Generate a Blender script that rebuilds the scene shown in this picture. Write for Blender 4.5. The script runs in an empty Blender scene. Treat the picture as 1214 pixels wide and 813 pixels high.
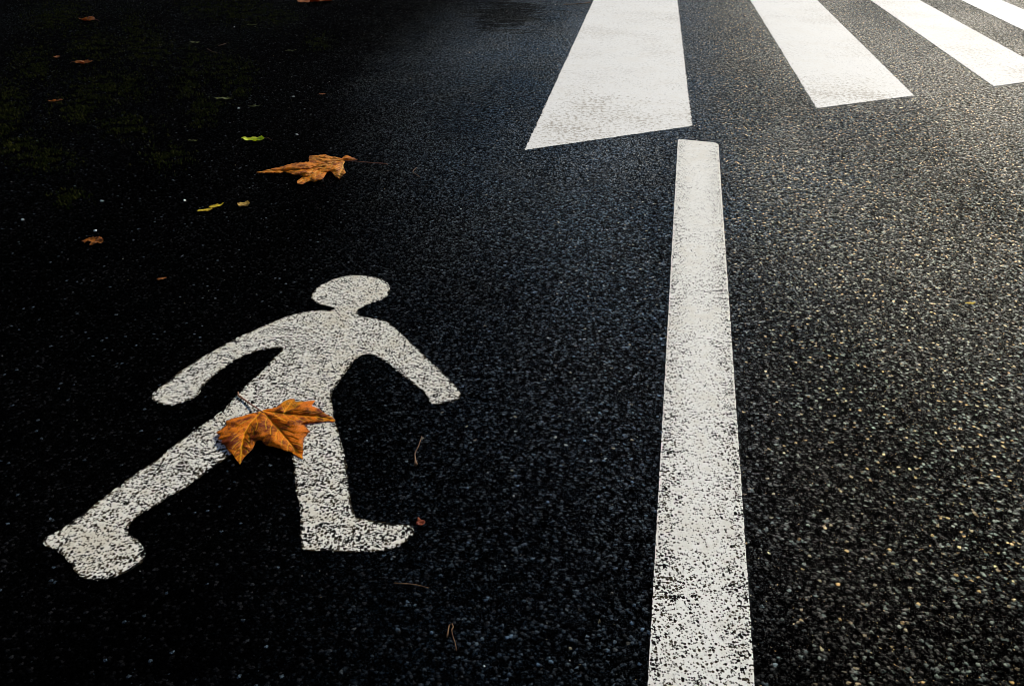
import bpy, bmesh, math, random
from mathutils import Vector, Matrix, noise
from mathutils.geometry import delaunay_2d_cdt
from mathutils.kdtree import KDTree

random.seed(11)
S = bpy.context.scene
C = S.collection
R = math.radians

# ------------------------------------------------------------------ survey
F, CX, CY, CAM_H = 1050.0, 607.0, 406.5, 0.95
PITCH = math.atan((190 + CY) / F)
SP, CP = math.sin(PITCH), math.cos(PITCH)

def gp(u, v, z=0.0):
    """point on the plane at height z seen at photo position (u, v)"""
    a, b = (u - CX) / F, (v - CY) / F
    d = Vector((a, CP - b * SP, -SP - b * CP))
    t = (z - CAM_H) / d.z
    return Vector((d.x * t, d.y * t, z))

# ------------------------------------------------------------------ helpers
def tag(o, label=None, cat=None, group=None, kind=None):
    if label: o['label'] = label
    if cat: o['category'] = cat
    if group: o['group'] = group
    if kind: o['kind'] = kind
    return o

def mesh_obj(name, verts, faces, mat, parent=None, smooth=False, attrs=None, origin=None):
    me = bpy.data.meshes.new(name)
    if origin is not None:
        verts = [Vector(v) - origin for v in verts]
    me.from_pydata([tuple(v) for v in verts], [], faces)
    if attrs:
        for k, vals in attrs.items():
            a = me.attributes.new(k, 'FLOAT', 'POINT')
            a.data.foreach_set('value', vals)
    if smooth:
        me.polygons.foreach_set('use_smooth', [True] * len(me.polygons))
    me.materials.append(mat)
    me.update()
    o = bpy.data.objects.new(name, me)
    C.objects.link(o)
    if parent is not None: o.parent = parent
    elif origin is not None: o.location = origin
    return o

def empty(name, loc):
    o = bpy.data.objects.new(name, None)
    o.empty_display_size = 0.05
    o.location = loc
    C.objects.link(o)
    return o

class NT:
    """tiny node-graph writer"""
    def __init__(self, mat):
        mat.use_nodes = True
        self.t = mat.node_tree
        self.t.nodes.clear()
    def n(self, typ, ins=None, **kw):
        nd = self.t.nodes.new(typ)
        for k, v in kw.items(): setattr(nd, k, v)
        for k, v in (ins or {}).items():
            s = nd.inputs[k]
            if isinstance(v, bpy.types.NodeSocket): self.t.links.new(v, s)
            else: s.default_value = v
        return nd
    def m(self, op, a, b=None, c=None, clamp=False):
        ins = {0: a}
        if b is not None: ins[1] = b
        if c is not None: ins[2] = c
        return self.n('ShaderNodeMath', ins, operation=op, use_clamp=clamp).outputs[0]
    def vm(self, op, a, b=None, s=None):
        ins = {0: a}
        if b is not None: ins[1] = b
        if s is not None: ins['Scale'] = s
        nd = self.n('ShaderNodeVectorMath', ins, operation=op)
        return nd.outputs['Value'] if op in ('DOT_PRODUCT', 'LENGTH', 'DISTANCE') else nd.outputs['Vector']
    def sm(self, x, a, b, lo=0.0, hi=1.0):
        return self.n('ShaderNodeMapRange', {0: x, 1: a, 2: b, 3: lo, 4: hi}, interpolation_type='SMOOTHSTEP').outputs[0]
    def mix(self, f, a, b, blend='MIX'):
        nd = self.n('ShaderNodeMix', data_type='RGBA', blend_type=blend)
        for i, v in ((0, f), (6, a), (7, b)):
            if isinstance(v, bpy.types.NodeSocket): self.t.links.new(v, nd.inputs[i])
            else: nd.inputs[i].default_value = v if i == 0 else (*v, 1)
        return nd.outputs[2]
    def mixf(self, f, a, b):
        nd = self.n('ShaderNodeMix', {0: f, 2: a, 3: b}, data_type='FLOAT')
        return nd.outputs[0]
    def ramp(self, f, stops, interp='LINEAR'):
        nd = self.n('ShaderNodeValToRGB', {0: f})
        cr = nd.color_ramp
        cr.interpolation = interp
        while len(cr.elements) < len(stops): cr.elements.new(0.5)
        for e, (p, c) in zip(cr.elements, stops):
            e.position = p
            e.color = (*c, 1)
        return nd.outputs[0]
    def noise(self, vec, scale, detail=2.0, rough=0.5, dim='2D'):
        return self.n('ShaderNodeTexNoise', {'Vector': vec, 'Scale': scale, 'Detail': detail, 'Roughness': rough}, noise_dimensions=dim)
    def out(self, shader):
        self.n('ShaderNodeOutputMaterial', {0: shader})

# line frame on the ground: the long white line, used by the worn and brightened carriageway
LINE_L = [(804, 166), (797, 290), (790, 400), (783, 520), (777, 650), (770, 813)]
LINE_R = [(851, 170), (860, 290), (867, 400), (877, 520), (884, 650), (892, 813)]
def fit(pts):
    g = [gp(*p) for p in pts]
    my = sum(p.y for p in g) / len(g); mx = sum(p.x for p in g) / len(g)
    k = sum((p.y - my) * (p.x - mx) for p in g) / sum((p.y - my) ** 2 for p in g)
    return k, mx - k * my            # x = k*y + c
KL, CL = fit(LINE_L); KR, CR_ = fit(LINE_R)
E0, E1 = gp(622, 178.5), gp(1178, 103)      # line of the near ends of the crossing bars
KM, CM = (KL + KR) / 2, (CL + CR_) / 2

# ------------------------------------------------------------------ aggregate (shared by tarmac and paint)
def aggregate(g):
    """crushed stone chips: returns dict of sockets. Same field for tarmac and paint so paint sits on the chips."""
    P = g.n('ShaderNodeNewGeometry').outputs['Position']
    P = g.vm('MULTIPLY', P, (1, 1, 0))
    wob = g.noise(P, 420, 1.0).outputs['Color']
    wob = g.vm('SUBTRACT', wob, (0.5, 0.5, 0.5))
    Q = g.vm('MULTIPLY', g.vm('ADD', P, g.vm('SCALE', wob, s=0.0034)), (1, 1, 0))
    def layer(scale, off):
        q = g.vm('ADD', Q, off)
        v = g.n('ShaderNodeTexVoronoi', {'Vector': q, 'Scale': scale, 'Randomness': 1.0}, voronoi_dimensions='2D', feature='F1')
        d, col, pos = v.outputs['Distance'], v.outputs['Color'], v.outputs['Position']
        loc = g.vm('SCALE', g.vm('SUBTRACT', q, pos), s=scale)
        tilt = g.vm('DOT_PRODUCT', g.vm('MULTIPLY', g.vm('SUBTRACT', col, (0.5, 0.5, 0.5)), (1, 1, 0)), loc)
        sep = g.n('ShaderNodeSeparateColor', {0: col})
        r = sep.outputs
        # each chip has its own size and height
        size = g.m('MULTIPLY_ADD', r[2], 0.34, 0.32)
        dome = g.m('SUBTRACT', 1.0, g.m('POWER', g.m('DIVIDE', d, size), 3.0))
        h = g.m('ADD', dome, g.m('MULTIPLY', tilt, 2.3))
        return d, r, dome, h
    d1, c1, dome1, h1 = layer(165.0, (0, 0, 0))
    d2, c2, dome2, h2 = layer(400.0, (3.7, 1.3, 0))
    present = g.sm(c1[1], 0.30, 0.42)                       # large chips missing in places
    h1 = g.m('SUBTRACT', g.m('MULTIPLY', h1, g.m('MULTIPLY_ADD', c1[2], 0.5, 0.6)), g.m('MULTIPLY', g.m('SUBTRACT', 1.0, present), 3.0))
    h2 = g.m('SUBTRACT', g.m('MULTIPLY', h2, 0.42), 0.12)
    big = g.m('GREATER_THAN', h1, h2)
    hh = g.m('MAXIMUM', g.m('MAXIMUM', h1, h2), -0.45)
    cid = g.mixf(big, c2[0], c1[0])
    cid2 = g.mixf(big, c2[1], c1[2])
    return dict(P=P, h=hh, cid=cid, cid2=cid2, big=big)

def wear_sheen_field(g, P):
    """worn by traffic, with sky sheen painted in: 0 on the footway, 1 on the carriageway right of the line"""
    s = g.n('ShaderNodeSeparateXYZ', {0: P}).outputs
    across = g.m('SUBTRACT', s[0], g.m('MULTIPLY_ADD', s[1], KM, CM))
    nz = g.noise(P, 0.9, 3.0, 0.6).outputs[0]
    w = g.m('ADD', across, g.m('MULTIPLY', g.m('SUBTRACT', nz, 0.5), 0.35))
    w = g.m('ADD', w, g.n('ShaderNodeMapRange', {0: s[1], 1: 0.8, 2: 4.5, 3: -0.62, 4: 0.42}).outputs[0])    # painted sheen widens leftwards with distance, as a low sky reflection would
    return across, w, nz

def make_asphalt():
    mat = bpy.data.materials.new('damp_asphalt'); g = NT(mat)
    a = aggregate(g); P = a['P']
    across, w, nz = wear_sheen_field(g, P)
    wear_sheen = g.m('POWER', g.sm(w, -1.35, 1.0), 1.15)  # dark left to bright right: real chip exposure plus painted sheen
    # tyre bands along the carriageway and a damp streaky stain at the corner of the crossing
    al = g.n('ShaderNodeVectorRotate', {'Vector': P, 'Angle': R(8)}, rotation_type='Z_AXIS').outputs[0]
    band = g.noise(g.vm('MULTIPLY', al, (1.5, 0.35, 1)), 1.0, 3.0, 0.6).outputs[0]
    c0 = gp(600, 17)
    rel = g.vm('MULTIPLY', g.vm('SUBTRACT', P, tuple(c0)), (2.6, 1.15, 0))
    stain = g.m('SUBTRACT', 1.0, g.vm('LENGTH', rel), clamp=True)
    streak = g.noise(g.vm('MULTIPLY', P, (2.4, 9.0, 1)), 1.5, 5.0, 0.7).outputs[0]
    stain = g.sm(g.m('ADD', g.m('MULTIPLY', stain, 0.36), streak), 0.60, 0.70)
    stain = g.m('MULTIPLY', stain, g.m('GREATER_THAN', 1.0, g.vm('LENGTH', rel)))
    wear_sheen = g.m('MULTIPLY', wear_sheen, g.m('SUBTRACT', 1.0, g.m('MULTIPLY', stain, 0.9)))
    clump = g.noise(P, 68, 3.0, 0.65).outputs[0]
    clump = g.sm(clump, 0.36, 0.64, 0.08, 1.75)
    keep = g.sm(band, 0.36, 0.60, 0.36, 1.0)
    fine = g.noise(P, 900, 2.0, 0.6).outputs[0]
    stone = g.ramp(a['cid'], [(0.0, (.004, .0075, .013)), (0.25, (.014, .027, .048)), (0.50, (.034, .060, .096)), (0.74, (.062, .098, .148)),
                              (0.84, (.115, .105, .088)), (0.91, (.25, .185, .085)), (0.965, (.36, .335, .28))], 'CONSTANT')  # bluish chips carry part of the sky reflection as painted colour
    stone = g.mix(g.m('MULTIPLY', g.sm(across, -0.05, 0.25), 0.95), stone, g.mix(1.0, stone, (2.5, 1.95, .98), 'MULTIPLY'))    # chips tinted tan and lighter right of the line
    stone = g.mix(1.0, stone, g.n('ShaderNodeCombineColor', {0: clump, 1: clump, 2: clump}).outputs[0], 'MULTIPLY')
    stone = g.mix(0.5, stone, g.mix(fine, (.3, .3, .3), (1.5, 1.5, 1.5)), 'MULTIPLY')
    # bitumen coat worn off by traffic; sky sheen painted into the same ramp
    polish_sheen = g.m('MULTIPLY', g.m('POWER', g.sm(w, -1.40, 0.70), 1.25), g.m('SUBTRACT', 1.0, g.m('MULTIPLY', stain, 0.9)))
    bare = g.sm(g.m('ADD', a['cid2'], g.m('MULTIPLY', wear_sheen, 0.80)), 1.0, 1.11)
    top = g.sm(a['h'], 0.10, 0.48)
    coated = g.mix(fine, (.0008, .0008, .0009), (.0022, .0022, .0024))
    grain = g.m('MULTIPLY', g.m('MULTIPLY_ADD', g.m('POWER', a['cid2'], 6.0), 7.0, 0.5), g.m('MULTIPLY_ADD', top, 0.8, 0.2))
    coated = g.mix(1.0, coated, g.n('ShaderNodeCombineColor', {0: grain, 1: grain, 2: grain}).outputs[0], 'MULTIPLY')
    sky_sheen = g.m('MULTIPLY', g.m('MULTIPLY', polish_sheen, clump), g.sm(g.m('SUBTRACT', across, g.m('MULTIPLY', g.m('SUBTRACT', g.n('ShaderNodeSeparateXYZ', {0: P}).outputs[1], 1.0), 0.33)), 0.30, -0.45))        # blue sky reflection painted into the bitumen colour
    sky_sheen = g.m('MULTIPLY', sky_sheen, g.n('ShaderNodeMapRange', {0: g.n('ShaderNodeSeparateXYZ', {0: P}).outputs[1], 1: 1.0, 2: 4.0, 3: 0.45, 4: 1.9}).outputs[0], clamp=True)
    coated = g.mix(sky_sheen, coated, g.mix(top, (.002, .005, .009), (.030, .080, .150)))
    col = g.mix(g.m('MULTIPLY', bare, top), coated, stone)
    patch = g.noise(P, 3.1, 4.0, 0.62).outputs[0]
    col = g.mix(1.0, col, g.ramp(patch, [(0.30, (.55, .55, .55)), (0.65, (1.2, 1.2, 1.2))]), 'MULTIPLY')
    right_sheen = g.m('MULTIPLY', g.m('MULTIPLY', g.sm(w, -0.1, 2.8), keep), g.m('MULTIPLY', clump, 0.38), clamp=True)
    col = g.mix(right_sheen, col, g.mix(fine, (.075, .066, .040), (.24, .215, .145)))                 # reflected brightness painted pale into the carriageway colour
    rough = g.m('ADD', g.mixf(top, 0.75, 0.33), g.m('MULTIPLY', g.m('SUBTRACT', patch, 0.5), 0.30))
    rough = g.m('ADD', rough, g.m('MULTIPLY', a['cid2'], 0.10))
    bump = g.n('ShaderNodeBump', {'Strength': 1.0, 'Distance': 0.0024, 'Height': g.m('ADD', a['h'], g.m('MULTIPLY', fine, 0.25))})
    glint = g.m('MULTIPLY', g.sm(a['cid2'], 0.1, 0.95, 0.10, 1.0), g.m('MULTIPLY_ADD', g.m('POWER', a['cid'], 2.0), 1.9, 0.35))
    spec = g.m('MULTIPLY', g.m('MULTIPLY', top, glint), g.m('MULTIPLY', g.m('ADD', g.mixf(polish_sheen, 0.002, 0.75), g.m('MULTIPLY', wear_sheen, 0.22)), keep))
    spec = g.m('MULTIPLY', spec, clump)
    spec = g.m('MAXIMUM', spec, g.m('MULTIPLY', g.m('MULTIPLY', top, g.sm(a['cid2'], 0.985, 0.997)), 0.4))
    b = g.n('ShaderNodeBsdfPrincipled', {'Base Color': col, 'Roughness': rough, 'Specular IOR Level': spec, 'Specular Tint': g.mix(g.sm(across, -0.12, 0.22), (.30, .64, 1.0), (1.0, .92, .76)), 'Normal': bump.outputs[0]})  # reflections tinted blue to warm, imitating sky and sun colour
    g.out(b.outputs[0])
    return mat

def make_paint(name, cover, dirt, tint, worn_rims=False, speck=0.0, ragged_rim=0.55, wear_y=(0, 1, 0, 0)):
    """road paint over chips: cover = how well the paint fills the pits between the chips"""
    mat = bpy.data.materials.new(name); g = NT(mat)
    a = aggregate(g); P = a['P']
    fine = g.noise(P, 700, 2.0, 0.6).outputs[0]
    big = g.noise(P, 7.0, 3.0, 0.6).outputs[0]
    mid = g.noise(P, 45.0, 2.0, 0.6).outputs[0]
    edge = g.n('ShaderNodeAttribute', attribute_name='edge').outputs['Fac']
    wob = g.vm('SCALE', g.vm('SUBTRACT', g.noise(P, 520, 2.0).outputs['Color'], (0.5, 0.5, 0.5)), s=0.0028)
    Pw = g.vm('MULTIPLY', g.vm('ADD', P, wob), (1, 1, 0))
    def lost(scale, off, rad, k):
        """paint torn away with single chips: random cells, roundish holes"""
        v = g.n('ShaderNodeTexVoronoi', {'Vector': g.vm('ADD', Pw, off), 'Scale': scale}, voronoi_dimensions='2D', feature='F1')
        r = g.n('ShaderNodeSeparateColor', {0: v.outputs['Color']}).outputs[0]
        return g.m('MAXIMUM', g.m('MULTIPLY_ADD', v.outputs['Distance'], 2.6, -2.6 * rad), g.m('MULTIPLY_ADD', r, 1.7, k))
    pit1 = g.noise(g.vm('ADD', P, (7.3, 2.1, 0)), 170, 3.0, 0.65).outputs[0]
    lvl = g.m('MINIMUM', lost(165, (7.1, 3.3, 0), 0.50, -0.80), lost(300, (1.7, 8.9, 0), 0.52, -0.85))
    lvl = g.m('MINIMUM', lvl, g.m('MULTIPLY_ADD', pit1, 4.0, -1.62))
    lvl = g.m('ADD', lvl, g.m('MULTIPLY', g.m('MINIMUM', a['h'], 0.4), 0.10))
    lvl = g.m('ADD', lvl, g.m('ADD', g.m('MULTIPLY', g.m('SUBTRACT', mid, 0.5), 0.6), g.m('MULTIPLY', g.m('SUBTRACT', big, 0.5), 0.5)))
    py = g.n('ShaderNodeSeparateXYZ', {0: P}).outputs[1]
    lvl = g.m('ADD', lvl, g.n('ShaderNodeMapRange', {0: py, 1: wear_y[0], 2: wear_y[1], 3: wear_y[2], 4: wear_y[3]}).outputs[0])      # more worn at its near end
    lvl = g.m('SUBTRACT', lvl, g.m('MULTIPLY', edge, ragged_rim))
    if worn_rims:
        across, w, nz = wear_sheen_field(g, P)
        lvl = g.m('SUBTRACT', lvl, g.sm(g.m('ABSOLUTE', across), 0.010, 0.078, -0.14, 0.17))
    mask = g.sm(lvl, cover - 0.09, cover + 0.09)
    white = g.mix(fine, tuple(x * 0.70 for x in tint), tint)
    grime = g.sm(g.m('ADD', g.m('MULTIPLY', mid, 0.5), g.m('MULTIPLY', big, 0.6)), 0.50, 0.75)
    white = g.mix(g.m('MULTIPLY', grime, dirt), white, (.40, .33, .20))
    if speck:
        nrm = Vector((-(E1 - E0).y, (E1 - E0).x, 0)).normalized()
        away = g.vm('DOT_PRODUCT', g.vm('SUBTRACT', P, tuple(E0)), tuple(nrm))
        stain = g.noise(g.vm('MULTIPLY', P, (1, 1, 0)), 2.2, 3.0, 0.6).outputs[0]
        near_end = g.sm(g.m('ADD', away, g.m('MULTIPLY', stain, 0.5)), 0.9, 1.1, 1.0, 0.5)
        sp = g.sm(g.m('ADD', g.noise(P, 62, 5.0, 0.78).outputs[0], g.m('MULTIPLY', g.m('SUBTRACT', stain, 0.5), 0.42)), 0.525, 0.66)
        sp = g.m('MULTIPLY', sp, near_end)
        white = g.mix(g.m('MULTIPLY', sp, speck), white, (.26, .225, .175))
    halo = g.sm(lvl, cover + 0.05, cover + 0.45)
    white = g.mix(g.m('MULTIPLY', g.m('SUBTRACT', 1.0, halo), 0.30), white, (.40, .38, .32))
    col = g.mix(mask, g.mix(g.sm(mid, 0.40, 0.62), (.004, .004, .004), (.030, .023, .013)), white)
    bump = g.n('ShaderNodeBump', {'Strength': 0.35, 'Distance': 0.0006, 'Height': g.m('ADD', g.m('MULTIPLY', fine, 0.6), g.m('ADD', g.m('MULTIPLY', pit1, 2.2), g.m('MULTIPLY', mask, 0.5)))})
    b = g.n('ShaderNodeBsdfPrincipled', {'Base Color': col, 'Roughness': 0.68, 'Specular IOR Level': g.m('MULTIPLY', mask, 0.18), 'Normal': bump.outputs[0]})
    g.out(b.outputs[0])
    return mat

def make_leaf(name, base, dark, vein, trans=0.35):
    mat = bpy.data.materials.new(name); g = NT(mat)
    co = g.n('ShaderNodeTexCoord').outputs['Object']
    v = g.n('ShaderNodeAttribute', attribute_name='vein').outputs['Fac']
    e = g.n('ShaderNodeAttribute', attribute_name='rim').outputs['Fac']
    n1 = g.noise(co, 38, 4.0, 0.65, '3D').outputs[0]
    n2 = g.noise(co, 420, 3.0, 0.7, '3D').outputs[0]
    col = g.mix(g.sm(n1, 0.38, 0.58), dark, base)
    col = g.mix(g.sm(n2, 0.50, 0.72, 0.0, 0.65), col, tuple(x * 0.35 for x in dark))
    col = g.mix(g.m('MULTIPLY', e, 0.55), col, tuple(x * 0.5 for x in dark))
    col = g.mix(g.m('MULTIPLY', v, 0.85), col, vein)
    net = g.n('ShaderNodeTexVoronoi', {'Vector': co, 'Scale': 330.0}, feature='DISTANCE_TO_EDGE').outputs[0]
    bump = g.n('ShaderNodeBump', {'Strength': 0.7, 'Distance': 0.0012,
               'Height': g.m('ADD', g.m('ADD', g.m('MULTIPLY', v, 0.8), g.m('MULTIPLY', n2, 0.5)), g.sm(net, 0.0, 0.25, 0.0, 0.5))})
    b = g.n('ShaderNodeBsdfPrincipled', {'Base Color': col, 'Roughness': 0.38, 'Specular IOR Level': 0.12, 'Normal': bump.outputs[0]})
    t = g.n('ShaderNodeBsdfTranslucent', {'Color': g.mix(1.0, col, (1.3, 1.15, 0.7), 'MULTIPLY')})
    mx = g.n('ShaderNodeMixShader', {0: trans, 1: b.outputs[0], 2: t.outputs[0]})
    g.out(mx.outputs[0])
    return mat

def make_plain(name, c0, c1, rough=0.7, scale=120, spec=0.3):
    mat = bpy.data.materials.new(name); g = NT(mat)
    co = g.n('ShaderNodeTexCoord').outputs['Object']
    n1 = g.noise(co, scale, 3.0, 0.6, '3D').outputs[0]
    b = g.n('ShaderNodeBsdfPrincipled', {'Base Color': g.mix(g.sm(n1, 0.35, 0.65), c0, c1), 'Roughness': rough, 'Specular IOR Level': spec})
    g.out(b.outputs[0])
    return mat

M_ASPH = make_asphalt()
M_SYM = make_paint('worn_symbol_paint', -0.17, 0.45, (.82, .80, .72), wear_y=(1.0, 2.1, -0.03, 0.10))
M_LINE = make_paint('worn_line_paint', -0.36, 0.25, (.85, .84, .79), worn_rims=True, ragged_rim=-0.25, wear_y=(0.8, 2.8, -0.10, 0.16))
M_ZEBRA = make_paint('crossing_paint', -0.78, 0.15, (.84, .835, .81), speck=0.85)
M_LEAF = make_leaf('autumn_leaf', (.82, .255, .002), (.22, .034, .0006), (1.0, .58, .015), 0.48)
M_LEAF2 = make_leaf('dry_autumn_leaf', (.88, .34, .012), (.36, .085, .002), (1.0, .68, .12), 0.48)
M_BROWN = make_leaf('brown_leaf', (.40, .12, .008), (.18, .045, .003), (.46, .18, .03), 0.3)
M_GREEN = make_leaf('green_leaf', (.70, .80, .03), (.45, .62, .02), (.95, .95, .25), 0.5)
M_OLIVE = make_leaf('olive_leaf', (.12, .13, .02), (.07, .08, .012), (.2, .2, .06), 0.2)
M_YELLOW = make_leaf('yellow_leaf', (.92, .74, .02), (.55, .40, .01), (.95, .85, .14), 0.5)
M_TAN = make_leaf('tan_leaf', (.80, .55, .10), (.36, .20, .03), (.95, .75, .3), 0.4)
M_RED = make_leaf('red_leaf', (.26, .045, .012), (.15, .02, .006), (.30, .07, .02), 0.2)
M_STEM = make_plain('leaf_stalk', (.10, .025, .010), (.20, .06, .02), 0.5, 60)
M_TWIG = make_plain('dry_twig', (.055, .022, .008), (.14, .065, .022), 0.7, 90)
M_MOSS = make_plain('moss', (.015, .018, .002), (.038, .039, .005), 0.9, 30, 0.05)
M_GRIT = bpy.data.materials.new('pale_grit'); _g = NT(M_GRIT)
_ri = _g.n('ShaderNodeAttribute', attribute_name='tone').outputs['Fac']
_c = _g.ramp(_ri, [(0.0, (.10, .10, .10)), (0.45, (.22, .21, .19)), (0.72, (.40, .38, .34)), (0.88, (.46, .30, .10)), (0.95, (.60, .58, .54))], 'CONSTANT')
_g.out(_g.n('ShaderNodeBsdfPrincipled', {'Base Color': _c, 'Roughness': 0.45}).outputs[0])

# ------------------------------------------------------------------ ground
def ground():
    L = 600.0
    return tag(mesh_obj('road', [(-L, -L, 0), (L, -L, 0), (L, L, 0), (-L, L, 0)], [(0, 1, 2, 3)], M_ASPH), kind='structure')
ground()

# ------------------------------------------------------------------ painted marks
def catmull(pts, step, closed=True, tension=0.5):
    out = []
    n = len(pts)
    for i in range(n if closed else n - 1):
        p0, p1, p2, p3 = (pts[(i + k) % n] if closed else pts[max(0, min(n - 1, i + k))] for k in (-1, 0, 1, 2))
        m = max(1, int((p2 - p1).length / step))
        for k in range(m):
            t = k / m
            out.append(0.5 * ((2 * p1) + (p2 - p0) * t + (2 * p0 - 5 * p1 + 4 * p2 - p3) * t * t + (3 * p1 - p0 - 3 * p2 + p3) * t ** 3))
    return out

def seg_dist(p, a, b):
    ab = b - a
    t = max(0, min(1, (p - a).dot(ab) / max(1e-12, ab.dot(ab))))
    return (a + ab * t - p).length

def painted(name, outline, mat, label, cat, group=None, thick=0.0016, jitter=0.0020, step=0.003, grid=None):
    """a slab of road paint with a ragged rim; outline = list of ground Vectors, counter- or clockwise"""
    dense = []
    n = len(outline)
    for i in range(n):
        a, b = outline[i], outline[(i + 1) % n]
        m = max(1, int((b - a).length / step))
        for k in range(m): dense.append(a.lerp(b, k / m))
    n = len(dense)
    rim = []
    for i, p in enumerate(dense):
        t = (dense[(i + 1) % n] - dense[i - 1]).normalized()
        nr = Vector((t.y, -t.x, 0))
        j = jitter * (noise.noise(p * 240) + 0.8 * noise.noise(p * 90 + Vector((5, 3, 1))))
        rim.append(p + nr * j)
    org = sum(rim, Vector()) / n; org.z = 0
    pts = [Vector((p.x, p.y)) for p in rim]
    inner = []                                            # a second ring 5 mm in, so the rim can be worn thinner
    ccw = sum(rim[i].x * rim[(i + 1) % n].y - rim[(i + 1) % n].x * rim[i].y for i in range(n)) > 0
    sp = max(0.004, step) * 1.5
    for i in range(n):
        t = (dense[(i + 1) % n] - dense[i - 1]).normalized()
        q = dense[i] + Vector((-t.y, t.x, 0)) * (0.0055 if ccw else -0.0055)
        if all((q - dense[k]).length_squared > 0.0045 ** 2 for k in range(max(0, i - 40), min(n, i + 40))): inner.append(Vector((q.x, q.y)))
    res = delaunay_2d_cdt(pts + inner, [(i, (i + 1) % n) for i in range(n)], [], 1, 1e-7)
    vs, fs = res[0], res[2]
    src = res[3]
    edge = [1.0 if any(k < n for k in sv_) else 0.0 for sv_ in src]
    top = [Vector((v.x, v.y, thick)) for v in vs]
    faces = []
    for f in fs:
        a, b, c = (top[i] for i in f[:3])
        faces.append(tuple(f) if (b - a).cross(c - a).z > 0 else tuple(reversed(f)))
    # side walls
    area = sum(rim[i].x * rim[(i + 1) % n].y - rim[(i + 1) % n].x * rim[i].y for i in range(n))
    base = len(top)
    verts = top + [Vector((p.x, p.y, thick)) for p in rim] + [Vector((p.x, p.y, -0.001)) for p in rim]
    for i in range(n):
        j = (i + 1) % n
        q = (base + i, base + n + i, base + n + j, base + j)
        faces.append(q if area > 0 else tuple(reversed(q)))
    o = mesh_obj(name, verts, faces, mat, origin=org, attrs={'edge': edge + [1.0] * (2 * n)})
    return tag(o, label, cat, group)

FIG = [(415,327),(404,329),(387,335),(374,344),(369.3,352),(372.5,357.5),(381,362),(391,364),(396,365.3),(396.5,367),(391,368.6),(377.5,368.2),(357.7,371),(334.6,377.5),(308,389),(282,400.6),
(249,418.7),(219,437),(196,455),(184.7,463),(180.4,470),(183.4,476.4),(193,479.7),(206,480.7),(219,476.6),(234,470),(239,461.6),(247,451.7),(259,442),
(275,430),(295,420.4),(311.5,415.4),(325,413.2),(333,412.5),(334.6,414.5),(328,422),(315,435),(298,451.7),(283.5,466),(263.6,487),(239,505),(208,527),
(187,545),(165,559),(143.7,574.5),(116,596),(91.5,614.5),(73,627),(56,636),(51,642),(54.6,648),(64,651),(79,663),(91.5,680),(104,687.5),(116,688.5),
(131.5,686),(153,677.5),(168,667),(173,657.5),(170,649),(162,639),(153.5,632.5),(151.6,628),(153.4,623),(165,611),(183.7,600.6),(214.5,582),(245,560.7),(272,541),(300,523),
(325,510),(336,512),(343,524),(346.5,544),(348.7,563),(351.6,584),(356,609),(356,626),(357,646),(361,652.5),(396,654.3),(438,654.6),(463.5,651.5),
(478,645),(487.5,637),(490.3,629),(487,624.5),(480.5,622.3),(459,620),(430,615.5),(421,611),(417,598),(413.7,575.5),(412,560),(410.5,547),(404,521),(398,501),
(394.5,484.5),(393,473),(395,463),(402,453),(413.5,437),(421,427),(427,422.6),(435,421),(445,422.3),(453,427),(470,440),(489.5,455),(504,467.2),(506.5,472),
(509,477),(513,479.3),(521,479.4),(534,477.5),(543.5,473.5),(546,468),(542,460),(522.5,440),(512.5,431),(489.5,409),(470,391),(458,381),(440,377.4),(427,374.6),(423.5,372),(424,369),
(428.5,365),(440,360.4),(453,355.5),(460.5,349.5),(462,341.5),(458,334.5),(448,330),(433,327.5)]
fig = catmull([gp(*p) for p in FIG], 0.004)
painted('pedestrian_symbol', fig, M_SYM, 'worn white walking figure painted on the dark tarmac under the orange leaf', 'road marking')

far_l, far_r = gp(804, 165.5), gp(851, 170)
Y0 = -2.5
def lx(k, c, y): return Vector((k * y + c, y, 0))
near_l, near_r = lx(KL, CL, Y0), lx(KR, CR_, Y0)
fl, fr = lx(KL, CL, far_l.y), lx(KR, CR_, far_r.y)
ax = (fl - near_l).normalized()
wv = (fr - fl)
line = [near_l, near_r, fr - ax * 0.020, fr - wv * 0.07 - ax * 0.003, fr - wv * 0.14, fl + wv * 0.06, fl + wv * 0.02 - ax * 0.004, fl - ax * 0.015]
painted('edge_line', line, M_LINE, 'long solid white line running away towards the striped crossing', 'road marking', step=0.006, jitter=0.0009)

STR = [ # near corners, and where the sides leave the top of the photo
    ((622, 178.5), (820.5, 150), (704, 0), (803, 0)),
    ((968, 129), (1084, 114), (889, 0), (968, 0)),
    ((1178, 103), None, (1031, 0), (1089, 0)),
    (None, None, (1137.6, 0), (1185.6, 0)),
]
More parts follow.
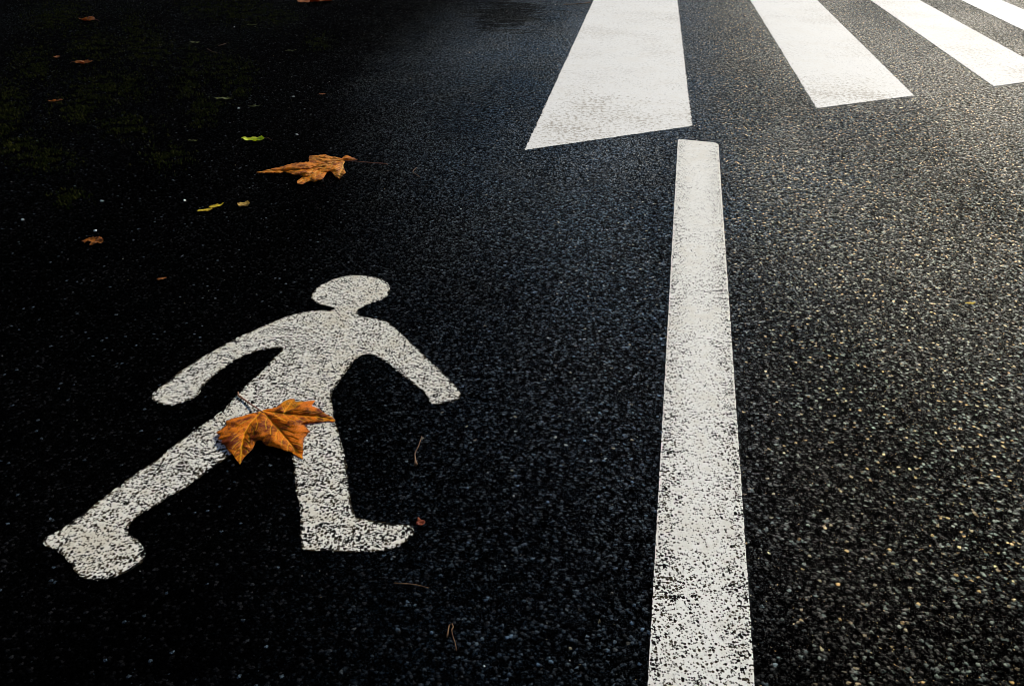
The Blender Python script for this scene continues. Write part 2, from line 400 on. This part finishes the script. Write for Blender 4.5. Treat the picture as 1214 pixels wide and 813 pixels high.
# fitted crossing frame: one direction for the bars, one line for their near ends
def dirv(a, b): return (gp(*b) - gp(*a)).normalized()
ds = [dirv(STR[0][0], STR[0][2]), dirv(STR[0][1], STR[0][3]), dirv(STR[1][0], STR[1][2]), dirv(STR[1][1], STR[1][3]), dirv(STR[2][0], STR[2][2])]
for d in ds: print('stripe dir', round(math.degrees(math.atan2(d.x, d.y)), 2))
ev = (E1 - E0).normalized()
def on_end(p, d):
    """where the line p + t*d meets the line of the near ends"""
    # solve p + t d = E0 + s ev
    det = d.x * (-ev.y) - d.y * (-ev.x)
    r = E0 - p
    t = (r.x * (-ev.y) - r.y * (-ev.x)) / det
    return p + d * t
sides = []
for i, s in enumerate(STR):
    for k in (0, 1):
        top = gp(*s[2 + k])
        if s[k] is not None: a = gp(*s[k])
        else:
            d = dirv((1214, 68.8), (1089, 0)) if i == 2 else (dirv((1214, 36.8), (1137.6, 0)) if k == 0 else dirv((1214, 12), (1185.6, 0)))
            a = on_end(top, d)
        sides.append((a, (top - a).normalized()))
LAB = ['wide white crossing bar whose near end meets the tip of the long line',
       'white crossing bar second from the long line, with its whole near end in view',
       'bright white crossing bar third from the long line, its end cut by the frame',
       'white crossing bar farthest from the long line, only a sliver in the corner']
for i in range(4):
    (a, da), (b, db) = sides[2 * i], sides[2 * i + 1]
    print('bar', i, 'w', round((b - a).length, 3), 'near', a[:2], b[:2])
    LEN = 4.2
    far_a, far_b = a + da * LEN, b + db * LEN
    painted('crossing_stripe', [a, b, far_b, far_a], M_ZEBRA, LAB[i], 'road marking', 'white bars of the zebra crossing', step=0.008, jitter=0.0045, thick=0.0018)

# ------------------------------------------------------------------ leaves
def vein_attr(p, veins, w):
    best = 0.0
    for pl, ww in veins:
        d = min(seg_dist(p, pl[i], pl[i + 1]) for i in range(len(pl) - 1))
        best = max(best, max(0.0, 1 - d / (w * ww)))
    return best

def leaf_blade(outline, veins, zfun, mat, parent, origin, step, wv_, name='blade'):
    """outline, veins in the flat plane (metres); zfun lifts; thin solid sheet"""
    n = len(outline)
    pts = [Vector((p.x, p.y)) for p in outline]
    xs = [p.x for p in pts]; ys = [p.y for p in pts]
    poly = pts
    def inside(q):
        c = False
        for i in range(n):
            a, b = poly[i], poly[i - 1]
            if (a.y > q.y) != (b.y > q.y) and q.x < (b.x - a.x) * (q.y - a.y) / (b.y - a.y) + a.x: c = not c
        return c
    extra = []
    y = min(ys); r = 0
    while y < max(ys):
        x = min(xs) + (step / 2 if r % 2 else 0)
        while x < max(xs):
            q = Vector((x + random.uniform(-.15, .15) * step, y + random.uniform(-.15, .15) * step))
            if inside(q): extra.append(q)
            x += step
        y += step * 0.86; r += 1
    res = delaunay_2d_cdt(pts + extra, [(i, (i + 1) % n) for i in range(n)], [], 1, 1e-7)
    vs, fs = res[0], res[2]
    V, va, ra = [], [], []
    kd = KDTree(8 * n); q = 0
    for i in range(n):
        for k in range(8):
            kd.insert(outline[i].lerp(outline[(i + 1) % n], k / 8).xy.to_3d(), q); q += 1
    kd.balance()
    for v in vs:
        p = Vector((v.x, v.y, 0))
        k = vein_attr(p, veins, wv_) if veins else 0.0
        d = kd.find(p)[2]
        V.append(zfun(p, d) - origin)
        va.append(k); ra.append(max(0.0, 1 - d / (wv_ * 0.8)))
    faces = []
    for f in fs:
        a, b, c = (Vector((*vs[i], 0)) for i in f[:3])
        faces.append(tuple(f) if (b - a).cross(c - a).z > 0 else tuple(reversed(f)))
    o = mesh_obj(name, V, faces, mat, parent, smooth=True, attrs={'vein': va, 'rim': ra})
    s = o.modifiers.new('thick', 'SOLIDIFY'); s.thickness = 0.0005; s.offset = -1
    return o

def tube(pts, radii, sides=7):
    verts, faces = [], []
    for i, p in enumerate(pts):
        t = (pts[min(i + 1, len(pts) - 1)] - pts[max(i - 1, 0)]).normalized()
        u = t.cross(Vector((0, 0, 1)))
        u = u.normalized() if u.length > 1e-4 else Vector((1, 0, 0))
        w = t.cross(u)
        for k in range(sides):
            a = 2 * math.pi * k / sides
            verts.append(p + (u * math.cos(a) + w * math.sin(a)) * radii[i])
    for i in range(len(pts) - 1):
        for k in range(sides):
            k2 = (k + 1) % sides
            faces.append((i * sides + k, i * sides + k2, (i + 1) * sides + k2, (i + 1) * sides + k))
    faces.append(tuple(reversed(range(sides))))
    faces.append(tuple(range((len(pts) - 1) * sides, len(pts) * sides)))
    return verts, faces

def stalk(pts, r0, r1, mat, parent, origin, name='stalk', knob=0):
    P = catmull(pts, 0.003, closed=False) + [pts[-1]]
    n = len(P)
    rad = []
    for i in range(n):
        t = i / (n - 1)
        r = r0 + (r1 - r0) * t
        if knob: r *= 1 + knob * max(0, 1 - (1 - t) * n / 4)
        rad.append(r * (1 + 0.12 * noise.noise(P[i] * 300)))
    v, f = tube(P, rad)
    o = mesh_obj(name, [x - origin for x in v], f, mat, parent, smooth=True)
    return o

def side_veins(main, L, sides=(1, -1), n=6, ang=38, curve=0.0):
    out = []
    tot = sum((main[i + 1] - main[i]).length for i in range(len(main) - 1))
    for k in range(1, n + 1):
        s = tot * k / (n + 1.2)
        acc = 0
        for i in range(len(main) - 1):
            l = (main[i + 1] - main[i]).length
            if acc + l >= s:
                p = main[i].lerp(main[i + 1], (s - acc) / l)
                t = (main[i + 1] - main[i]).normalized()
                break
            acc += l
        for sd in sides:
            d = Matrix.Rotation(R(ang * sd), 3, 'Z') @ t
            d2 = Matrix.Rotation(R(ang * sd * 0.55), 3, 'Z') @ t
            ll = L * (1 - 0.55 * k / (n + 1))
            out.append(([p, p + d * ll * 0.5, p + d * ll * 0.5 + d2 * ll * 0.5], 0.55))
    return out

def ragged(px, amp):
    """finely toothed outline from traced points"""
    out = []
    for i in range(len(px)):
        a, b = Vector((*px[i], 0)), Vector((*px[(i + 1) % len(px)], 0))
        m = max(1, int((b - a).length / 2.0))
        t = (b - a).normalized() if (b - a).length else Vector((1, 0, 0))
        nr = Vector((t.y, -t.x, 0))
        for k in range(m):
            q = a.lerp(b, k / m)
            if k: q += nr * amp * noise.noise(q * 0.6)
            out.append((q.x, q.y))
    return out

# --- the big leaf lying on the walking figure
L1 = [(308,487.5),(313,485.5),(318.6,484.5),(323,483.7),(329,481.5),(336.4,475.6),(342,473),(349,472.6),(350.5,476),(358.6,475.6),(367.5,475),(374,474.4),(370.5,479),
(370,481),(378,483.7),(386,490.4),(394,494),(398,498),(396,500),(388,499),(378,500.5),(367.5,501),(361,503),(364.5,507.5),(368,512),(364,514),(363,517),(360,519),
(359.4,529),(359,544.5),(352.7,541),(344,535.6),(335,533),(327.5,530.5),(323,529),(315.6,528),(312,525),(309.7,521.5),(304,523),(301,529),(298,533.4),(292,539.3),
(287.5,545),(284.5,551),(281.5,546.8),(275.6,538.6),(270.4,534),(266.7,527.5),(262,524.5),(263.7,521),(258,521),(261,516),(255.6,512.6),(262,509),(268,504),(267.4,499),
(275.6,495.6),(289,492.6),(299,489.7)]
def c2(x, y): return (240 + x / 6.744, 440 + y / 6.744)
V1 = [[c2(470,315), c2(440,355), c2(380,420), c2(340,490), c2(315,590), c2(300,735)],
      [c2(470,315), c2(530,370), c2(600,450), c2(650,510), c2(700,570), c2(795,690)],
      [c2(480,318), c2(560,327), c2(650,337), c2(760,348), c2(900,358), c2(1055,395)],
      [c2(650,335), c2(690,280), c2(720,230)]]
def big_leaf(outline_px, veins_px, z0, lift, mat, stem_px, label, name, step, vw, cat='leaf', nside=6, sl=0.05, stem_r=(.0011, .0017), stem_h=None):
    out = [gp(u, v, z0) for u, v in ragged(outline_px, 0.9)]
    mains = [[gp(u, v, z0).xy.to_3d() for u, v in pl] for pl in veins_px]
    veins = [(pl, 1.0) for pl in mains]
    for pl in mains: veins += side_veins(pl, sl, n=nside)
    cen = sum(out, Vector()) / len(out)
    org = Vector((cen.x, cen.y, 0))
    root = empty(name, org)
    tag(root, label, cat)
    cam = Vector((0, 0, CAM_H))
    def zf(p, d):
        h = lift(p, d, veins)
        q = Vector((p.x, p.y, z0))
        ray = (q - cam)
        t = (h - CAM_H) / ray.z
        return cam + ray * t
    leaf_blade(out, veins, zf, mat, root, org, step, vw)
    if stem_px:
        sp = [gp(u, v, (stem_h or [z0] * 9)[i]) for i, (u, v) in enumerate(stem_px)]
        stalk(sp, stem_r[0], stem_r[1], M_STEM, root, org)
    return root

def near_vein(p, veins, k=4):
    return min(min(seg_dist(p, pl[i], pl[i + 1]) for i in range(len(pl) - 1)) for pl, w in veins[:k])
def lift1(p, d, veins):
    dv = near_vein(p, veins)
    vk = vein_attr(p, veins, 0.003)
    ridge = 0.0095 * (1 - math.exp(-dv / 0.016)) - 0.0013 * vk           # blade puffs up between the sunken main veins
    und = 0.0045 * noise.noise(p * 20) + 0.0014 * noise.noise(p * 80)
    edge = -0.008 * math.exp(-d / 0.012)                  # rim droops to the ground
    return max(0.0032, 0.0065 + ridge + und + edge)
big_leaf(L1, V1, 0.010, lift1, M_LEAF,
         [c2(487,330), c2(440,297), c2(385,262), c2(330,222), c2(290,196), c2(284,165)],
         'big orange brown plane leaf lying on the painted walking figure', 'plane_leaf', 0.0015, 0.0023, sl=0.045,
         stem_h=[0.009, 0.009, 0.006, 0.0045, 0.004, 0.007])

# --- the second leaf beyond the figure
L2 = [(303.6,204.3),(318.4,200.8),(337,196.9),(345.6,194),(351.8,193.2),(366.6,191.6),(366,187.9),(367,184.8),(375.3,184.2),(384,183.3),(395,186),(405,187.9),(407.4,185.4),(411.7,184),
(416,186),(424,189.2),(417,190),(409.5,191),(406.8,195.9),(408.5,201),(410,205),(405,209.5),(402.4,212),(397.5,209.5),(395,205.8),(391.3,203.3),(387.6,204),(384,210.7),(379,213.8),(372.8,215.7),
(369,214.4),(364,215.7),(358,218.7),(352.4,217.5),(351.8,215),(355.5,212),(359,208.2),(349.3,207.6),(343,205.2),(337.6,203.6),(332,205.2),(314.7,204.8)]
def c1(x, y): return (290 + x / 8.093, 165 + y / 8.093)
V2 = [[c1(960,205), c1(850,215), c1(740,245), c1(640,285), c1(480,295), c1(300,300), c1(130,316)],
      [c1(960,205), c1(830,190), c1(720,180), c1(630,172)],
      [c1(900,212), c1(760,270), c1(640,340), c1(520,415)],
      [c1(960,205), c1(940,270), c1(905,370)]]
def lift2(p, d, veins):
    dv = near_vein(p, veins)
    vk = vein_attr(p, veins, 0.004)
    und = 0.006 * noise.noise(p * 15 + Vector((3, 1, 0))) + 0.0018 * noise.noise(p * 70)
    ridge = 0.007 * (1 - math.exp(-dv / 0.022)) - 0.0012 * vk
    return max(0.004, 0.012 + ridge + und - 0.007 * math.exp(-d / 0.02))
big_leaf(L2, V2, 0.014, lift2, M_LEAF2, [c1(950,207), c1(1010,210), c1(1100,217), c1(1230,228), c1(1350,236), c1(1372,246)],
         'curled dry plane leaf on the bare tarmac beyond the painted figure', 'plane_leaf', 0.0026, 0.0034, sl=0.07,
         stem_r=(.0011, .0013), stem_h=[0.016, 0.018, 0.016, 0.010, 0.008, 0.010])

# --- small leaves and scraps (one mesh leaf shape, bent differently for each)
def small_leaf(u, v, length_px, ang, width, mat, label, name='fallen_leaf', curl=0.25, cat='leaf', group=None, bite=0.0, stem=True, lift=0.004, seed=0, lobes=0):
    """ovate leaf: ang = direction of its tip on the ground (degrees, 0 = right, 90 = away)"""
    c = gp(u, v, 0)
    px = (gp(u + 1, v) - gp(u, v)).length
    Ln = length_px * px
    rs = random.Random(seed * 7 + int(u))
    n = 26
    loop = []
    for sd in (1, -1):
        for i in range(n):
            t = i / n if sd == 1 else 1 - i / n
            w = width * Ln * 0.5 * (math.sin(math.pi * min(1, t ** 0.8)) ** 0.85 + 0.01)
            w *= 1 + 0.10 * math.sin(t * 46 + seed) + (0.35 * math.sin(t * math.pi * lobes) if lobes else 0)
            if bite and abs(t - 0.6) < bite and sd == 1: w *= 0.25
            loop.append(Vector(((t - 0.5) * Ln, sd * w, 0)))
    clean = []
    for p in loop:
        if not clean or (p - clean[-1]).length > Ln * 0.004: clean.append(p)
    mid = [Vector((-0.5 * Ln, 0, 0)), Vector((0, 0.02 * Ln, 0)), Vector((0.46 * Ln, 0, 0))]
    veins = [(mid, 1.0)] + side_veins(mid, Ln * width * 0.5, n=5)
    root = empty(name, c)
    root.rotation_euler = (0, 0, R(ang))
    tag(root, label, cat, group)
    off = Vector((seed * 3.1, u * 0.01, 0))
    def zf(p, d):
        x, y = p.x / Ln, p.y / Ln
        z = lift + Ln * (curl * (x * x * 1.5 + abs(y) * 0.9 + 1.5 * y * y) + 0.10 * noise.noise(Vector((x * 4, y * 4, 0)) + off))
        return Vector((p.x, p.y, max(0.0035, z)))
    leaf_blade(clean, veins, zf, mat, root, Vector(), max(Ln / 26, 0.0022), max(0.0012, Ln * 0.016))
    if stem:
        z0 = zf(Vector((-0.5 * Ln, 0, 0)), 0)
        sp = [z0, z0 + Vector((-0.14 * Ln, 0.03 * Ln, 0.002)), z0 + Vector((-0.30 * Ln, 0.02 * Ln, -z0.z + 0.004))]
        stalk(sp, 0.0009, 0.0007, M_STEM if mat is not M_GREEN else M_TWIG, root, Vector())
    return root

small_leaf(300, 168, 28, 182, 0.46, M_GREEN, 'small bright green leaf curled up beyond the dry plane leaf', curl=0.30, seed=1)
small_leaf(243, 250.5, 18, 200, 0.50, M_YELLOW, 'torn yellow green leaf scrap pointing left, lower half of a broken pair', 'leaf_scrap', 0.05, seed=2, stem=False, lobes=3)
small_leaf(257, 245.5, 19, 40, 0.42, M_YELLOW, 'narrow yellow green leaf scrap pointing away, upper half of a broken pair', 'leaf_scrap', 0.06, seed=3, stem=False)
small_leaf(288.5, 244.5, 16, 150, 0.9, M_TAN, 'crumpled tan leaf scrap rolled into a small cup', 'leaf_scrap', 0.22, seed=4, stem=False)
small_leaf(110, 288, 26, 178, 0.75, M_BROWN, 'rust brown leaf scrap with a squared torn end, far to the side of the figure', 'leaf_scrap', 0.12, seed=5, stem=False, bite=0.1)
small_leaf(498, 620.5, 16, 110, 0.55, M_RED, 'tiny dark red leaf scrap beside the front foot of the painted figure', 'leaf_scrap', 0.15, seed=6, stem=False, lobes=2)
small_leaf(103, 25, 20, 170, 0.8, M_BROWN, 'dim rust brown leaf among the moss at the top edge', curl=0.2, seed=7)
small_leaf(100, 76, 20, 10, 0.6, M_BROWN, 'dim rust brown leaf with a pale stalk tip, below the topmost brown one', curl=0.25, seed=8)
small_leaf(68, 69, 9, 90, 0.8, M_BROWN, 'tiny round brown leaf scrap between two dim brown leaves and the photo edge', 'leaf_scrap', 0.2, seed=9, stem=False)
small_leaf(66, 121, 16, 200, 0.4, M_BROWN, 'faint brown leaf scrap on dark ground below the brown leaves', 'leaf_scrap', 0.2, seed=10, stem=False)
small_leaf(299, 31, 13, 20, 0.4, M_OLIVE, 'dim olive leaf near the top edge beside a pale pebble', curl=0.3, seed=11, stem=False)
small_leaf(302, 127.5, 14, 20, 0.4, M_OLIVE, 'dim olive leaf just beyond the bright green leaf', curl=0.3, seed=12, stem=False)
small_leaf(231, 51.5, 12, 0, 0.3, M_OLIVE, 'thin dim green leaf on the mossy ground near the top', curl=0.15, seed=13, stem=False)
small_leaf(229, 168, 12, 0, 0.3, M_OLIVE, 'thin dim green leaf on bare tarmac beside the bright green one', curl=0.15, seed=14, stem=False)
small_leaf(264, 118, 22, 175, 0.28, M_OLIVE, 'long narrow yellowish leaf lying level beyond the bright green leaf', curl=0.1, seed=15, stem=False)
small_leaf(345, 61, 13, 10, 0.25, M_OLIVE, 'narrow olive leaf scrap standing alone beyond the dry plane leaf', 'leaf_scrap', 0.1, seed=16, stem=False)
small_leaf(382, 113, 8, 175, 0.5, M_BROWN, 'tiny tan leaf scrap alone beyond the dry plane leaf', 'leaf_scrap', 0.2, seed=17, stem=False)
small_leaf(192, 332, 12, 30, 0.5, M_BROWN, 'faint brown leaf scrap on dark tarmac beyond the figure\'s trailing hand', 'leaf_scrap', 0.1, seed=18, stem=False)
small_leaf(1150, 361, 13, 5, 0.32, M_YELLOW, 'small tan leaf scrap on the grey carriageway', 'leaf_scrap', 0.1, seed=19, stem=False)
small_leaf(374, 2, 46, 185, 0.75, M_BROWN, 'broad brown leaf cut off by the top edge of the photo', curl=0.12, seed=20, lobes=5)

# --- twigs
def twig(pts, r, label, name='dry_twig', knob=0, h=0.004, cat='twig'):
    P = [gp(u, v, h + 0.002 * (i % 2)) for i, (u, v) in enumerate(pts)]
    org = P[0].copy(); org.z = 0
    C_ = catmull(P, 0.003, closed=False) + [P[-1]]
    n = len(C_)
    rad = [r * (1 - 0.5 * (i / n)) * (1 + 0.2 * noise.noise(C_[i] * 260)) * (1 + knob * math.exp(-((i - 1.5) / 1.6) ** 2)) for i in range(n)]
    v, f = tube(C_, rad)
    o = mesh_obj(name, v, f, M_TWIG, smooth=True, origin=org)
    return tag(o, label, cat)
twig([(493, 551.5), (492.5, 545), (492, 537), (496, 529), (500, 517)], 0.0014, 'bent dry stalk with a knobbed end between the figure\'s hand and front foot', 'leaf_stalk', knob=1.6)
twig([(467, 691), (480, 691.5), (494, 693), (508, 696.5)], 0.0011, 'straight straw coloured stalk below the front foot of the figure', 'straw')
twig([(530, 755), (531.5, 746), (533, 740), (536, 739), (537.5, 743), (535.5, 746), (537, 754), (540, 763), (541, 771)], 0.0010, 'looped thin stalk near the bottom edge of the photo', 'leaf_stalk', knob=0.3)
twig([(493.5, 199), (489.5, 203.5), (493, 206.5), (498, 210)], 0.0016, 'small hooked tan twig between the dry leaf and the crossing', 'dry_twig')
twig([(246, 58), (251, 61), (258, 63)], 0.0013, 'forked pale twig on the mossy ground', 'dry_twig')
twig([(259, 54.5), (264, 53), (268, 51.5)], 0.0016, 'short pale twig lying beside the forked one on the moss', 'dry_twig')
twig([(700, 3), (690, 4.5), (681, 5), (668, 5.5)], 0.003, 'dark thin twig on damp tarmac beside the widest crossing bar', 'dry_twig')

# ------------------------------------------------------------------ moss and loose grit
def moss():
    spots = [(78,12,22,14),(55,25,20,8),(110,55,18,14),(185,60,14,14),(40,75,16,14),(130,105,30,12),(90,130,18,10),(228,80,9,16),(262,78,12,12),(294,85,9,9),(280,105,10,9),(219,106,10,7),
             (243,126,14,7),(378,50,12,7),(250,8,28,10),(290,14,22,12),(160,40,12,20),(10,130,14,20),(200,185,16,8),(60,190,20,8),(85,235,14,6),(25,175,16,10),(150,150,20,8),(330,20,18,8),(240,145,10,5)]
    verts, faces = [], []
    rs = random.Random(5)
    for (u, v, du, dv) in spots:
        for _ in range(int(du * dv * 5)):
            a, b = rs.gauss(0, 0.85), rs.gauss(0, 0.9)
            p = gp(u + a * du, v + b * dv, 0)
            if noise.noise(p * 16) < -0.12: continue
            h = rs.uniform(0.003, 0.010); w = rs.uniform(0.001, 0.003)
            an = rs.uniform(0, math.tau); ln = rs.uniform(0.1, 0.9)
            d = Vector((math.cos(an), math.sin(an), 0)); e = Vector((-d.y, d.x, 0))
            i = len(verts)
            verts += [p - e * w, p + e * w, p + d * h * ln * 0.6 + e * w * 0.8 + Vector((0, 0, h * 0.7)), p + d * h * ln * 1.3 + Vector((0, 0, h)), p + d * h * ln * 0.6 - e * w * 0.8 + Vector((0, 0, h * 0.7))]
            faces.append((i, i + 1, i + 2, i + 3, i + 4))
    o = mesh_obj('moss', verts, faces, M_MOSS)
    tag(o, kind='stuff', label='thin dark green moss growing in patches on the shaded tarmac', cat='moss')
moss()

def grit():
    rs = random.Random(9)
    verts, faces, tone = [], [], []
    def chip(p, r, t):
        i0 = len(verts)
        ax = Matrix.Rotation(rs.uniform(0, math.tau), 3, 'Z') @ Matrix.Rotation(rs.uniform(-.5, .5), 3, 'X')
        sx, sy, sz = r * rs.uniform(.8, 1.5), r * rs.uniform(.6, 1.0), r * rs.uniform(.45, .8)
        pts = []
        for k in range(5): 
            a = k * math.tau / 5 + rs.uniform(-.3, .3); q = rs.uniform(.8, 1.1)
            pts.append(Vector((math.cos(a) * sx * q, math.sin(a) * sy * q, rs.uniform(-.2, .2) * sz)))
        pts += [Vector((rs.uniform(-.3, .3) * sx, rs.uniform(-.3, .3) * sy, sz)), Vector((0, 0, -sz))]
        for q in pts: verts.append(ax @ q + p + Vector((0, 0, sz * 0.5)))
        for k in range(5):
            k2 = (k + 1) % 5
            faces.append((i0 + k, i0 + k2, i0 + 5)); faces.append((i0 + k2, i0 + k, i0 + 6))
        tone.extend([t] * 7)
    n = 0
    while n < 5200:
        x, y = rs.uniform(-4.5, 5.5), 0.55 + 6.5 * rs.random() ** 1.6
        p = Vector((x, y, 0.0))
        if noise.noise(p * 2.3) + 0.5 * noise.noise(p * 9) < rs.uniform(-.7, .5): continue
        chip(p, 0.0006 + 0.0014 * rs.random() ** 4 + 0.0005 * max(0, y - 2) / 3, rs.random())
        n += 1
    for (u, v) in ((278, 32.5), (283, 129), (113, 274), (121, 239), (352, 160), (219, 238), (27, 261), (348, 115)):
        chip(gp(u, v, 0), 0.0055, 0.99)
    o = mesh_obj('grit', verts, faces, M_GRIT, attrs={'tone': tone})
    tag(o, kind='stuff', label='loose pale grit scattered over the tarmac', cat='grit')
grit()

# ------------------------------------------------------------------ light
SUN_EL, SUN_AZ = R(30), R(31)
w = bpy.data.worlds.new('World'); S.world = w; w.use_nodes = True
nt = w.node_tree
sk = nt.nodes.new('ShaderNodeTexSky'); sk.sky_type = 'NISHITA'; sk.sun_disc = False; sk.ozone_density = 2.2; sk.dust_density = 0.5
sk.sun_elevation = SUN_EL; sk.sun_rotation = SUN_AZ
nt.links.new(sk.outputs[0], nt.nodes['Background'].inputs[0])
nt.nodes['Background'].inputs[1].default_value = 0.055
sl = bpy.data.lights.new('sun', 'SUN'); sl.energy = 3.6; sl.angle = R(0.5); sl.color = (1.0, .93, .81)
so = bpy.data.objects.new('sun', sl); C.objects.link(so)
sv = Vector((math.sin(SUN_AZ) * math.cos(SUN_EL), math.cos(SUN_AZ) * math.cos(SUN_EL), math.sin(SUN_EL)))
so.rotation_euler = sv.to_track_quat('Z', 'Y').to_euler()
so.location = (3, 3, 6)

# ------------------------------------------------------------------ camera
cam = bpy.data.cameras.new('camera'); co = bpy.data.objects.new('camera', cam); C.objects.link(co)
co.location = (0, 0, CAM_H)
co.rotation_euler = (math.pi / 2 - PITCH, 0, 0)
cam.sensor_width = 36; cam.lens = 36 * F / 1214
cam.clip_start = 0.02; cam.clip_end = 3000
cam.dof.use_dof = True; cam.dof.focus_distance = 1.75; cam.dof.aperture_fstop = 14.0
S.camera = co
S.view_settings.view_transform = 'Standard'; S.view_settings.look = 'None'
S.view_settings.exposure = 0.55; S.view_settings.gamma = 1.0
S.cycles.max_bounces = 5
S.cycles.filter_width = 0.8
S.cycles.use_denoising = True
